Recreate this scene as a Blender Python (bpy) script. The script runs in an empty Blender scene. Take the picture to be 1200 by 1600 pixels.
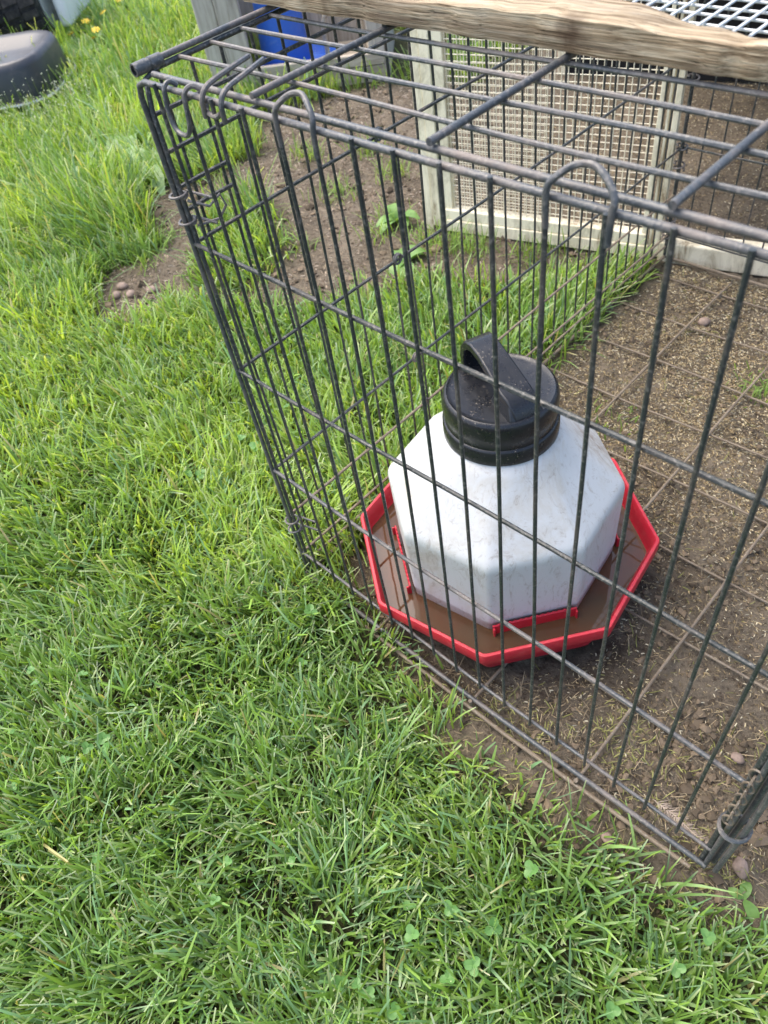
import bpy, math, random
import numpy as np
from mathutils import Vector, Matrix
random.seed(7)
RNG = np.random.default_rng(11)
S = bpy.context.scene
COL = S.collection
R_ = math.radians

# ------------------------------------------------------------------ camera
CAM_POS = (0.7553, -0.3906, 1.0653)
CAM_R = ((0.7198, 0.6813, -0.1329), (0.4555, -0.6081, -0.6502), (-0.5238, 0.4075, -0.7480))  # right, down, forward
cd = bpy.data.cameras.new('camera')
cam = bpy.data.objects.new('camera', cd)
COL.objects.link(cam)
r, d, f = (Vector(v) for v in CAM_R)
m = Matrix((r, -d, -f)).transposed().to_4x4()
m.translation = CAM_POS
cam.matrix_world = m
cd.sensor_fit = 'VERTICAL'
cd.sensor_height = 36
cd.lens = 36 * 1164.7 / 1600
cd.clip_start = 0.02
cd.clip_end = 400
cd.dof.use_dof = True
cd.dof.focus_distance = 0.95
cd.dof.aperture_fstop = 8.5
S.camera = cam

# ------------------------------------------------------------------ light (bright overcast)
SUN_EL, SUN_AZ = 64, 255      # azimuth clockwise from +Y
wd = bpy.data.worlds.new('World')
S.world = wd
wd.use_nodes = True
nt = wd.node_tree
sky = nt.nodes.new('ShaderNodeTexSky')
sky.sky_type = 'NISHITA'
sky.sun_disc = False
sky.sun_elevation = R_(SUN_EL)
sky.sun_rotation = R_(SUN_AZ)
sky.air_density = 1.0
sky.dust_density = 4.0
sky.ozone_density = 1.0
bg = nt.nodes['Background']
bg.inputs['Strength'].default_value = 0.15
nt.links.new(sky.outputs[0], bg.inputs[0])
sl = bpy.data.lights.new('sun', 'SUN')
sl.energy = 1.15
sl.angle = R_(60)
sl.color = (1.0, 0.94, 0.82)
sun = bpy.data.objects.new('sun', sl)
COL.objects.link(sun)
az, el = R_(SUN_AZ), R_(SUN_EL)
sdir = Vector((math.sin(az) * math.cos(el), math.cos(az) * math.cos(el), math.sin(el)))
sun.rotation_euler = sdir.to_track_quat('Z', 'Y').to_euler()
S.view_settings.view_transform = 'Standard'
S.view_settings.look = 'None'
S.view_settings.gamma = 1
S.view_settings.use_curve_mapping = False
S.view_settings.exposure = 1.6

# ------------------------------------------------------------------ helpers
def tag(o, label=None, cat=None, group=None, kind=None):
    if label: o['label'] = label
    if cat: o['category'] = cat
    if group: o['group'] = group
    if kind: o['kind'] = kind
    return o

def link(name, me, parent=None, mat=None):
    o = bpy.data.objects.new(name, me)
    COL.objects.link(o)
    if parent is not None: o.parent = parent
    if mat is not None and me is not None and not me.materials: me.materials.append(mat)
    return o

def empty(name, loc=(0, 0, 0), rz=0, parent=None):
    o = bpy.data.objects.new(name, None)
    COL.objects.link(o)
    o.location = loc
    o.rotation_euler = (0, 0, rz)
    o.empty_display_size = 0.05
    if parent is not None: o.parent = parent
    return o

class MB:
    def __init__(s): s.v = []; s.f = []
    def add(s, v, f):
        b = len(s.v); s.v += [tuple(p) for p in v]; s.f += [tuple(i + b for i in q) for q in f]; return s
    def box(s, a, b):
        (x0, y0, z0), (x1, y1, z1) = a, b
        return s.add([(x0, y0, z0), (x1, y0, z0), (x1, y1, z0), (x0, y1, z0), (x0, y0, z1), (x1, y0, z1), (x1, y1, z1), (x0, y1, z1)],
                     [(0, 3, 2, 1), (4, 5, 6, 7), (0, 1, 5, 4), (1, 2, 6, 5), (2, 3, 7, 6), (3, 0, 4, 7)])
    def tube(s, pts, r, n=8, closed=False):
        P = [Vector(p) for p in pts]; k = len(P)
        rr = r if isinstance(r, (list, tuple)) else [r] * k
        T = []
        for i in range(k):
            if closed: t = P[(i + 1) % k] - P[i - 1]
            else: t = P[min(i + 1, k - 1)] - P[max(i - 1, 0)]
            T.append(t.normalized())
        a = Vector((0, 0, 1)) if abs(T[0].z) < 0.9 else Vector((1, 0, 0))
        N = T[0].cross(a).normalized(); V = []; F = []
        for i in range(k):
            N = (N - T[i] * N.dot(T[i])).normalized(); B = T[i].cross(N)
            for j in range(n):
                an = 2 * math.pi * j / n
                V.append(P[i] + (N * math.cos(an) + B * math.sin(an)) * rr[i])
        for i in range(k if closed else k - 1):
            for j in range(n):
                a0 = i * n + j; a1 = i * n + (j + 1) % n; i2 = (i + 1) % k
                F.append((a0, a1, i2 * n + (j + 1) % n, i2 * n + j))
        if not closed:
            F.append(tuple(range(n - 1, -1, -1))); F.append(tuple((k - 1) * n + j for j in range(n)))
        return s.add(V, F)
    def curve(s, pts, r, n=9, sub=5):
        P = [Vector(p) for p in pts]; out = []
        for i in range(len(P) - 1):
            a, b, c, d = P[max(i - 1, 0)], P[i], P[i + 1], P[min(i + 2, len(P) - 1)]
            for k in range(sub):
                t = k / sub
                out.append(.5 * ((2 * b) + (c - a) * t + (2 * a - 5 * b + 4 * c - d) * t * t + (3 * b - a - 3 * c + d) * t ** 3))
        out.append(P[-1])
        return s.tube(out, r, n)
    def loft(s, rings, cap0=True, cap1=True):
        n = len(rings[0]); V = [p for q in rings for p in q]; F = []
        for i in range(len(rings) - 1):
            for j in range(n):
                F.append((i * n + j, i * n + (j + 1) % n, (i + 1) * n + (j + 1) % n, (i + 1) * n + j))
        if cap0: F.append(tuple(range(n - 1, -1, -1)))
        if cap1: F.append(tuple((len(rings) - 1) * n + j for j in range(n)))
        return s.add(V, F)
    def mesh(s, name, mat=None, smooth=True, angle=40):
        me = bpy.data.meshes.new(name)
        me.from_pydata(s.v, [], s.f)
        if mat: me.materials.append(mat)
        if smooth:
            me.polygons.foreach_set('use_smooth', np.ones(len(me.polygons), bool))
            try: me.set_sharp_from_angle(angle=R_(angle))
            except Exception: pass
        me.update()
        return me
    def build(s, name, mat=None, parent=None, smooth=True, angle=40):
        return link(name, s.mesh(name, mat, smooth, angle), parent)

def bevel(o, w, seg=2):
    md = o.modifiers.new('bevel', 'BEVEL'); md.width = w; md.segments = seg; md.limit_method = 'ANGLE'; md.angle_limit = R_(40)
    return o

# ---- numpy value noise
_L = RNG.random((256, 256))
def vnoise(x, y, seed=0):
    x = np.asarray(x, float) + seed * 17.31; y = np.asarray(y, float) + seed * 9.77
    xi = np.floor(x).astype(int); yi = np.floor(y).astype(int)
    fx = x - xi; fy = y - yi
    fx = fx * fx * (3 - 2 * fx); fy = fy * fy * (3 - 2 * fy)
    g = lambda a, b: _L[a % 256, b % 256]
    return (g(xi, yi) * (1 - fx) + g(xi + 1, yi) * fx) * (1 - fy) + (g(xi, yi + 1) * (1 - fx) + g(xi + 1, yi + 1) * fx) * fy
def fbm(x, y, o=4, seed=0):
    s = 0; a = 0.5
    for i in range(o):
        s = s + a * vnoise(x * 2 ** i, y * 2 ** i, seed + i); a *= 0.5
    return s
def pip(x, y, poly):
    x = np.asarray(x); y = np.asarray(y); c = np.zeros(x.shape, bool); n = len(poly)
    for i in range(n):
        x0, y0 = poly[i]; x1, y1 = poly[i - 1]
        k = (y0 > y) != (y1 > y)
        c ^= k & (x < (x1 - x0) * (y - y0) / (y1 - y0 + 1e-12) + x0)
    return c

# ---- node material helpers
def mat(name, base=(.5, .5, .5), rough=.6, spec=.5, metal=0):
    M = bpy.data.materials.new(name); M.use_nodes = True
    b = M.node_tree.nodes['Principled BSDF']
    b.inputs['Base Color'].default_value = (*base, 1)
    b.inputs['Roughness'].default_value = rough
    b.inputs['Specular IOR Level'].default_value = spec
    b.inputs['Metallic'].default_value = metal
    return M
def nd(M, t, **kw):
    n = M.node_tree.nodes.new(t)
    for k, v in kw.items(): setattr(n, k, v)
    return n
def ln(M, a, b): M.node_tree.links.new(a, b)
def noise(M, scale, detail=6, rough=.6, vec=None, dist=0):
    n = nd(M, 'ShaderNodeTexNoise')
    n.inputs['Scale'].default_value = scale; n.inputs['Detail'].default_value = detail
    n.inputs['Roughness'].default_value = rough; n.inputs['Distortion'].default_value = dist
    if vec is not None: ln(M, vec, n.inputs['Vector'])
    return n.outputs['Fac']
def coord(M, scale=None, kind='Object', rot=None):
    c = nd(M, 'ShaderNodeTexCoord').outputs[kind]
    if scale is None: return c
    mp = nd(M, 'ShaderNodeMapping'); mp.inputs['Scale'].default_value = scale
    if rot: mp.inputs['Rotation'].default_value = rot
    ln(M, c, mp.inputs['Vector']); return mp.outputs[0]
def ramp(M, fac, stops):
    n = nd(M, 'ShaderNodeValToRGB'); cr = n.color_ramp
    while len(cr.elements) < len(stops): cr.elements.new(0.5)
    for e, (p, c) in zip(cr.elements, stops):
        e.position = p; e.color = (*c, 1) if len(c) == 3 else c
    ln(M, fac, n.inputs[0]); return n.outputs[0]
def mixc(M, fac, a, b):
    n = nd(M, 'ShaderNodeMix', data_type='RGBA')
    for s_, v in ((n.inputs[0], fac), (n.inputs[6], a), (n.inputs[7], b)):
        if hasattr(v, 'is_linked'): ln(M, v, s_)
        elif isinstance(v, tuple): s_.default_value = (*v, 1)
        else: s_.default_value = v
    return n.outputs[2]
def setc(M, c): ln(M, c, M.node_tree.nodes['Principled BSDF'].inputs['Base Color'])
def setr(M, c): ln(M, c, M.node_tree.nodes['Principled BSDF'].inputs['Roughness'])
def bump(M, h, dist=.002, strength=.6):
    n = nd(M, 'ShaderNodeBump'); n.inputs['Distance'].default_value = dist; n.inputs['Strength'].default_value = strength
    ln(M, h, n.inputs['Height']); ln(M, n.outputs[0], M.node_tree.nodes['Principled BSDF'].inputs['Normal'])
G = lambda v: (v, v, v)

# ------------------------------------------------------------------ materials
def wire_mat(name, dark, worn, lo, hi, rough=.38):
    M = mat(name, rough=rough)
    g = nd(M, 'ShaderNodeNewGeometry').outputs['Position']
    a = noise(M, 14, 8, .7, g); b = noise(M, 260, 3, .6, g)
    w = ramp(M, a, [(lo, G(0)), (hi, G(1))])
    c = mixc(M, w, dark, worn)
    sp = ramp(M, b, [(.54, G(0)), (.66, G(1))])
    mm = nd(M, 'ShaderNodeMath', operation='MULTIPLY'); ln(M, sp, mm.inputs[0]); mm.inputs[1].default_value = .42
    c = mixc(M, mm.outputs[0], c, (.27, .25, .22))
    setc(M, c)
    setr(M, ramp(M, w, [(0, G(rough)), (1, G(.75))]))
    bump(M, b, .0012, .7)
    return M
M_wire = wire_mat('black_enamel_wire', (.030, .036, .036), (.115, .090, .074), .50, .74)
M_rod = wire_mat('worn_grey_rod', (.060, .066, .070), (.20, .165, .140), .44, .70, .34)
M_rust = wire_mat('brown_soiled_wire', (.125, .095, .066), (.21, .17, .12), .4, .65, .7)

M_red = mat('red_plastic', (.60, .025, .035), .38)
_p = coord(M_red)
_s = ramp(M_red, noise(M_red, 60, 6, .7, _p), [(.52, G(0)), (.72, G(1))])
_m = nd(M_red, 'ShaderNodeMath', operation='MULTIPLY'); ln(M_red, _s, _m.inputs[0]); _m.inputs[1].default_value = .35
setc(M_red, mixc(M_red, _m.outputs[0], (.46, .016, .032), (.48, .15, .13)))
setr(M_red, ramp(M_red, noise(M_red, 30, 5, .6, _p), [(.3, G(.3)), (.7, G(.55))]))
bump(M_red, noise(M_red, 90, 4, .6, _p), .0008, .3)

M_jug = mat('milky_plastic', (.80, .81, .82), .42)
b = M_jug.node_tree.nodes['Principled BSDF']
b.inputs['Subsurface Weight'].default_value = .2
b.inputs['Subsurface Radius'].default_value = (.03, .03, .03)
b.inputs['Subsurface Scale'].default_value = .6
_p = coord(M_jug)
dirt = ramp(M_jug, noise(M_jug, 9, 10, .72, _p, .6), [(.50, G(0)), (.66, G(1))])
fine = ramp(M_jug, noise(M_jug, 55, 9, .85, coord(M_jug, (1, 1, .4)), 1.5), [(.535, G(0)), (.60, G(1))])
mm = nd(M_jug, 'ShaderNodeMath', operation='MULTIPLY'); ln(M_jug, fine, mm.inputs[0]); mm.inputs[1].default_value = .6
md = nd(M_jug, 'ShaderNodeMath', operation='MULTIPLY'); ln(M_jug, dirt, md.inputs[0]); md.inputs[1].default_value = .55
c = mixc(M_jug, md.outputs[0], (.525, .535, .53), (.38, .32, .22))
c = mixc(M_jug, mm.outputs[0], c, (.30, .26, .22))
vm = nd(M_jug, 'ShaderNodeVectorMath', operation='DISTANCE'); ln(M_jug, _p, vm.inputs[0]); vm.inputs[1].default_value = (.054, .14, .255)
near_ = ramp(M_jug, vm.outputs['Value'], [(.0, G(1)), (.075, G(0))])
stk = ramp(M_jug, noise(M_jug, 1, 8, .8, coord(M_jug, (34, 95, 20)), 1.2), [(.46, G(0)), (.60, G(1))])
m3 = nd(M_jug, 'ShaderNodeMath', operation='MULTIPLY'); ln(M_jug, near_, m3.inputs[0]); ln(M_jug, stk, m3.inputs[1])
c = mixc(M_jug, m3.outputs[0], c, (.21, .14, .08))
setc(M_jug, c)
bump(M_jug, noise(M_jug, 26, 4, .5, _p), .0025, .35)

M_cap = mat('black_plastic', (.012, .013, .016), .3)
_p = coord(M_cap)
spk = ramp(M_cap, noise(M_cap, 240, 6, .75, _p), [(.60, G(0)), (.66, G(1))])
zone = ramp(M_cap, noise(M_cap, 18, 4, .6, _p), [(.40, G(.10)), (.58, G(1))])
mm = nd(M_cap, 'ShaderNodeMath', operation='MULTIPLY'); ln(M_cap, spk, mm.inputs[0]); ln(M_cap, zone, mm.inputs[1])
setc(M_cap, mixc(M_cap, mm.outputs[0], (.012, .013, .016), (.30, .25, .19)))
setr(M_cap, ramp(M_cap, noise(M_cap, 40, 5, .6, _p), [(.3, G(.17)), (.7, G(.42))]))
bump(M_cap, noise(M_cap, 120, 5, .6, _p), .0008, .5)

M_water = mat('muddy_water', (.15, .075, .035), .02, .5)
M_water.node_tree.nodes['Principled BSDF'].inputs['IOR'].default_value = 1.42
_p = coord(M_water)
setc(M_water, ramp(M_water, noise(M_water, 9, 5, .6, _p), [(.3, (.090, .032, .015)), (.7, (.066, .042, .022))]))
bump(M_water, noise(M_water, 16, 2, .5, _p), .0006, .2)

def wood_mat(name, stops, axis_scale, rough=.8, bd=.0015, warp=1.2):
    M = mat(name, rough=rough, spec=.25)
    p = coord(M, axis_scale)
    a = noise(M, 1.0, 9, .68, p, warp)
    b_ = noise(M, 3.5, 6, .7, coord(M))
    mx = nd(M, 'ShaderNodeMath', operation='MULTIPLY_ADD'); ln(M, b_, mx.inputs[0]); mx.inputs[1].default_value = .35; ln(M, a, mx.inputs[2])
    setc(M, ramp(M, mx.outputs[0], stops)); bump(M, a, bd, .8)
    return M
M_plank = wood_mat('weathered_plank', [(.46, (.070, .046, .026)), (.57, (.205, .148, .088)), (.68, (.36, .285, .185)), (.82, (.47, .40, .29))], (6, 260, 300), .8, .002, .12)
_big = noise(M_plank, 1, 5, .6, coord(M_plank, (7, 30, 30)), .6)
_crk = noise(M_plank, 1, 4, .55, coord(M_plank, (7, 560, 700)), .15)
_bc = M_plank.node_tree.nodes['Principled BSDF'].inputs['Base Color']; _src = _bc.links[0].from_socket
_c = mixc(M_plank, ramp(M_plank, _big, [(.46, G(0)), (.64, G(.62))]), _src, (.085, .062, .045))
_c = mixc(M_plank, ramp(M_plank, _crk, [(.30, G(.9)), (.40, G(0))]), _c, (.03, .02, .013))
for kx, ky, kz, kr in ((.385, .176, .852, .020), (.30, .215, .862, .012), (.10, .176, .845, .010), (.55, .176, .85, .011)):
    _v = nd(M_plank, 'ShaderNodeVectorMath', operation='DISTANCE'); ln(M_plank, coord(M_plank, (1, 1.0, .7)), _v.inputs[0]); _v.inputs[1].default_value = (kx, ky, kz * .7)
    _n = nd(M_plank, 'ShaderNodeMath', operation='MULTIPLY_ADD'); ln(M_plank, noise(M_plank, 90, 4, .6, coord(M_plank)), _n.inputs[0]); _n.inputs[1].default_value = kr * .9; ln(M_plank, _v.outputs['Value'], _n.inputs[2])
    _c = mixc(M_plank, ramp(M_plank, _n.outputs[0], [(kr * .55, G(.85)), (kr * 1.35, G(0))]), _c, (.055, .030, .016))
setc(M_plank, _c)
bump(M_plank, _crk, .003, .8)
M_grey = wood_mat('silver_grey_wood', [(.45, (.19, .165, .135)), (.62, (.36, .325, .28)), (.85, (.50, .46, .40))], (40, 40, 4))
M_greyh = wood_mat('silver_grey_wood_long', [(.45, (.18, .15, .115)), (.62, (.35, .305, .245)), (.85, (.48, .43, .35))], (4, 40, 40))
def cream_mat(name, sc):
    M = mat(name, rough=.6, spec=.35)
    a = noise(M, 6, 9, .75, coord(M, sc), .5); b_ = noise(M, 30, 6, .7, coord(M))
    c = ramp(M, a, [(.36, (.28, .21, .13)), (.45, (.62, .555, .40)), (.56, (.84, .765, .58))])
    setc(M, mixc(M, ramp(M, b_, [(.62, G(0)), (.74, G(.6))]), c, (.22, .18, .13))); bump(M, a, .001, .5)
    return M
M_cream = cream_mat('chipped_cream_paint', (2.5, 2.5, .9))
M_creamw = mat('cream_coated_wire', (.78, .71, .55), .5)
M_galv = mat('galvanised_wire', (.42, .45, .47), .42, .5, .25)
M_black = mat('shade_black_board', (.012, .012, .013), .8, .2)  # near-black colour stands in for the deep shade behind the run
M_blue = mat('blue_plastic', (.014, .085, .50), .42)
setc(M_blue, mixc(M_blue, ramp(M_blue, noise(M_blue, 30, 6, .7, coord(M_blue)), [(.56, G(0)), (.75, G(.5))]), (.030, .125, .55), (.20, .28, .50)))
M_rubber = mat('tyre_rubber', (.022, .022, .023), .8, .3)
setc(M_rubber, ramp(M_rubber, noise(M_rubber, 40, 5, .6, coord(M_rubber)), [(.4, (.016, .016, .017)), (.75, (.06, .055, .05))]))
M_deck = mat('worn_black_steel', (.03, .033, .04), .42)
setc(M_deck, ramp(M_deck, noise(M_deck, 9, 8, .7, coord(M_deck)), [(.5, (.030, .034, .042)), (.66, (.075, .07, .07)), (.78, (.20, .125, .09))]))
M_white = mat('white_plastic', (.72, .73, .74), .45)
M_stone = mat('pink_stone', (.3, .21, .18), .75, .3)
setc(M_stone, ramp(M_stone, noise(M_stone, 40, 6, .6, coord(M_stone)), [(.35, (.16, .12, .095)), (.7, (.34, .255, .21))]))
M_feather = mat('cream_feather', (.42, .34, .27), .8, .2)
M_leaf = None
def leaf_mat(name, c0, c1, trans=.35, rough=.45, attr=False):
    M = mat(name, rough=rough, spec=.45)
    N = M.node_tree.nodes; b_ = N['Principled BSDF']; out = N['Material Output']
    if attr:
        a = nd(M, 'ShaderNodeAttribute'); a.attribute_name = 'tint'; colr = a.outputs['Color']
    else:
        colr = ramp(M, noise(M, 25, 4, .6, coord(M)), [(.3, c0), (.7, c1)])
    setc(M, colr)
    t = nd(M, 'ShaderNodeBsdfTranslucent')
    h = nd(M, 'ShaderNodeMix', data_type='RGBA'); h.blend_type = 'MULTIPLY'; h.inputs[0].default_value = 1
    ln(M, colr, h.inputs[6]); h.inputs[7].default_value = (1.5, 1.35, .5, 1); ln(M, h.outputs[2], t.inputs['Color'])
    mx = nd(M, 'ShaderNodeMixShader'); mx.inputs[0].default_value = trans
    ln(M, b_.outputs[0], mx.inputs[1]); ln(M, t.outputs[0], mx.inputs[2]); ln(M, mx.outputs[0], out.inputs[0])
    return M
M_grass = leaf_mat('grass_blade', None, None, .38, .42, True)
M_leaf = leaf_mat('broad_leaf', (.11, .23, .05), (.19, .33, .09))
M_paleleaf = leaf_mat('pale_leaf', (.20, .34, .12), (.28, .42, .18))
M_clover = leaf_mat('clover_leaf', (.11, .25, .07), (.17, .33, .095))
M_yellow = mat('yellow_petal', (.75, .50, .02), .6)
M_stem = mat('green_stem', (.12, .18, .05), .6)
M_dry = leaf_mat('dry_straw', None, None, .15, .7, True)
M_chip = mat('tinted_litter', rough=.8, spec=.2)
_a = nd(M_chip, 'ShaderNodeAttribute'); _a.attribute_name = 'tint'; setc(M_chip, _a.outputs['Color'])

# ------------------------------------------------------------------ the lie of the land
W, D, H = 0.7565, 1.22, 0.826
WC0 = (.260, .234)
DIRT1 = [(-1.06, .20), (-1.25, .28), (-1.32, .40), (-1.233, .503), (-1.455, .634), (-1.628, .715), (-1.611, .789), (-1.498, .918),
         (-1.524, 1.003), (-1.475, 1.123), (-1.711, 1.29), (-1.716, 1.474), (-1.517, 1.759), (-1.391, 1.911), (-.95, 1.9), (-.65, 1.061), (-.014, 1.221),
         (-.022, 1.175), (-.256, .921), (-.454, .857), (-.534, .726), (-.564, .645), (-.61, .585), (-.72, .515), (-.80, .493), (-.97, .42), (-.98, .31)]
TUFT1 = [(-1.283, .774), (-1.258, .927), (-1.071, .847), (-.9, .699), (-.838, .551), (-1.01, .482), (-1.107, .577)]
PEN = [(.012, .16), (.03, .03), (.20, -.010), (.285, -.042), (.345, -.050), (.40, -.080), (.5, -.074), (.567, -.082), (.65, -.058), (.71, -.074), (.775, -.052),
       (.85, -.012), (1.6, .10), (1.6, 3.2), (-.2, 2.75), (-1.15, 2.5), (-1.25, 2.1), (-.64, 1.05), (0, 1.24), (-.01, .9), (.0, .5)]
def dirt_mask(x, y):
    return (pip(x, y, DIRT1) & ~pip(x, y, TUFT1)) | pip(x, y, PEN)
def ground_h(x, y):
    x = np.asarray(x, float); y = np.asarray(y, float)
    h = (fbm(x * 5, y * 5, 3, 3) - .45) * .022 + (fbm(x * 38, y * 38, 3, 8) - .45) * .012
    near = np.exp(-((np.clip(np.abs(x - .3) - .6, 0, None)) ** 2 + np.clip(np.abs(y - .5) - .8, 0, None) ** 2) * 8)
    h = h + near * ((vnoise(x * 110, y * 110, 5) - .5) * .007 + (fbm(x * 55, y * 55, 2, 15) - .4) * .010)
    return h - .012

def geo(a, b, step, grow=1.35):
    out = []; s_ = step; v = a; sg = 1 if b > a else -1
    while abs(v - a) < abs(b - a): s_ *= grow; v += sg * s_; out.append(v)
    return out
xs = np.arange(-.16, .97, .0065); ys = np.arange(-.2, 1.42, .0065)
mx0 = np.arange(-2.2, -.165, .03); my1 = np.arange(1.45, 2.6, .03)
xs = np.concatenate([sorted(geo(-2.2, -90, .03)), mx0, xs, np.arange(1.0, 1.5, .03), geo(1.5, 90, .03)])
ys = np.concatenate([sorted(geo(-.2, -90, .02)), ys, my1, geo(2.6, 90, .03)])
X, Y = np.meshgrid(xs, ys); Z = ground_h(X, Y)
def soft_dirt(x, y):
    s_ = np.zeros(x.shape)
    for k in range(8):
        a_ = k * math.pi / 4
        for q in (.015, .04): s_ += dirt_mask(x + q * math.cos(a_), y + q * math.sin(a_))
    return s_ / 16
DM = soft_dirt(X + (vnoise(X * 25, Y * 25, 2) - .5) * .05, Y + (vnoise(X * 25, Y * 25, 4) - .5) * .05)
nx, ny = len(xs), len(ys)
idx = np.arange(nx * ny).reshape(ny, nx)
quads = np.stack([idx[:-1, :-1], idx[:-1, 1:], idx[1:, 1:], idx[1:, :-1]], -1).reshape(-1, 4)
def np_mesh(name, V, Q, mats, tint=None, smooth=True):
    me = bpy.data.meshes.new(name); k = Q.shape[1]
    me.vertices.add(len(V)); me.vertices.foreach_set('co', np.ascontiguousarray(V, np.float32).ravel())
    me.loops.add(Q.size); me.loops.foreach_set('vertex_index', Q.astype(np.int32).ravel())
    me.polygons.add(len(Q)); me.polygons.foreach_set('loop_start', np.arange(len(Q), dtype=np.int32) * k)
    me.polygons.foreach_set('use_smooth', np.full(len(Q), smooth))
    if tint is not None:
        at = me.color_attributes.new('tint', 'FLOAT_COLOR', 'POINT')
        c4 = np.ones((len(V), 4), np.float32); c4[:, :tint.shape[1]] = tint
        at.data.foreach_set('color', c4.ravel())
    me.update(calc_edges=True)
    for m_ in (mats if isinstance(mats, list) else [mats]): me.materials.append(m_)
    return me
M_ground = mat('soil_and_thatch', rough=.9, spec=.2)
_g = nd(M_ground, 'ShaderNodeNewGeometry').outputs['Position']
_a = nd(M_ground, 'ShaderNodeAttribute'); _a.attribute_name = 'tint'
n1 = noise(M_ground, 7, 8, .7, _g); n2 = noise(M_ground, 90, 6, .75, _g); n3 = noise(M_ground, 380, 4, .7, _g)
soil = ramp(M_ground, n1, [(.34, (.066, .051, .036)), (.50, (.138, .112, .082)), (.64, (.225, .186, .138))])
soil = mixc(M_ground, ramp(M_ground, n2, [(.40, G(0)), (.66, G(.7))]), soil, (.255, .212, .155))
soil = mixc(M_ground, ramp(M_ground, n3, [(.56, G(0)), (.66, G(.8))]), soil, (.36, .295, .20))
soil = mixc(M_ground, ramp(M_ground, n2, [(.34, G(.85)), (.47, G(0))]), soil, (.055, .038, .027))
that = ramp(M_ground, n2, [(.35, (.035, .034, .018)), (.6, (.075, .078, .030)), (.75, (.20, .165, .09))])
_s = nd(M_ground, 'ShaderNodeSeparateColor'); ln(M_ground, _a.outputs['Color'], _s.inputs[0])
_d = nd(M_ground, 'ShaderNodeMath', operation='MULTIPLY'); ln(M_ground, _s.outputs[1], _d.inputs[0]); _d.inputs[1].default_value = .8
soil = mixc(M_ground, _d.outputs[0], soil, (.048, .034, .023))
setc(M_ground, mixc(M_ground, _s.outputs[0], that, soil))
_b = nd(M_ground, 'ShaderNodeMath', operation='MULTIPLY_ADD'); ln(M_ground, n3, _b.inputs[0]); _b.inputs[1].default_value = .4; ln(M_ground, n2, _b.inputs[2])
bump(M_ground, _b.outputs[0], .014, 1.0)
RW = np.hypot(X - WC0[0], Y - WC0[1])
DA = np.exp(-(np.clip(RW - .24, 0, None) / .07) ** 2) * np.clip(fbm(X * 14, Y * 14, 3, 81) * 3 - .55, 0, 1) + .9 * np.clip(fbm(X * 4.5, Y * 4.5, 3, 83) * 5 - 2.75, 0, 1) * (X > .0) * (Y < 1.3) * (Y > -.2)
gm = np_mesh('ground', np.stack([X, Y, Z], -1).reshape(-1, 3), quads, M_ground, np.stack([DM.ravel(), np.clip(DA, 0, 1).ravel(), 0 * DM.ravel()], -1))
tag(link('ground', gm), 'brown soil and lawn ground under the wire crate', 'ground', kind='structure')

# ------------------------------------------------------------------ wire crate
CR = tag(empty('wire_crate', (0, 0, 0)), 'large black folding wire crate with a plank laid across its top', 'crate')
_wire_cache = {}
def wire(name, a, b, r, mt, parent, bow=.0015, n=7):
    """straight-ish rod from a to b; alike rods share one mesh"""
    a = Vector(a); b = Vector(b); L = (b - a).length
    var = random.randrange(4); key = (round(L, 3), round(r, 5), mt.name, var)
    if key not in _wire_cache:
        pts = []; k = max(2, int(L / .09) + 1); ph = random.uniform(0, 6); q = random.uniform(.5, 1) * bow
        for i in range(k + 1):
            t = i / k; e = math.sin(math.pi * t)
            pts.append((q * e * math.sin(ph + 5 * t), q * e * math.cos(ph + 4 * t), L * t))
        _wire_cache[key] = MB().tube(pts, r, n).mesh(name, mt)
    o = link(name, _wire_cache[key], parent)
    o.location = a; o.rotation_mode = 'QUATERNION'; o.rotation_quaternion = (b - a).to_track_quat('Z', 'Y')
    return o
s17 = W / 17
ZR = [.650, .464, .2705, .063]
# front panel: outer frame is the part, wires its pieces
fp = MB()
fp.tube([(0, 0, .004), (0, 0, .5), (.002, 0, H - .016), (.006, 0, H - .005), (.018, 0, H), (W * .5, .001, H - .001), (W - .018, 0, H), (W - .005, 0, H - .006), (W, 0, H - .02), (W, 0, .5), (W, 0, .004)], .0031, 10)
fp = fp.build('front_panel', M_rod, CR)
LOOP = {5, 6, 11, 12}
for i in range(1, 17):
    x = i * s17
    zt = H + (.001 if i in LOOP else .004)
    wire('upright_wire', (x, -.0048, .058), (x + random.uniform(-.001, .001), -.0048, zt), .00215, M_wire, fp, .0026)
for k, z in enumerate(ZR):
    wire('cross_wire', (.002, .0012, z), (W - .002, .0012, z), (.0026, .0026, .0030, .0026)[k], M_rod if k > 1 else M_wire, fp, .0025, 8)
for i in (5, 11):                                  # two uprights bent over into a lifting loop
    x0 = i * s17; x1 = x0 + s17 + (.002 if i == 11 else 0)
    MB().curve([(x0, -.0048, H - .02), (x0, -.0048, H + .004), (x0 + .004, -.003, H + .013), (x0 + .014, .004, H + .0205), (x0 + .026, .006, H + .022), (x1 - .008, .002, H + .018), (x1 + .001, -.003, H + .010), (x1 + .001, -.0048, H), (x1, -.0048, H - .02)], .0025, 9).build('lifting_loop', M_rod, fp)
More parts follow.
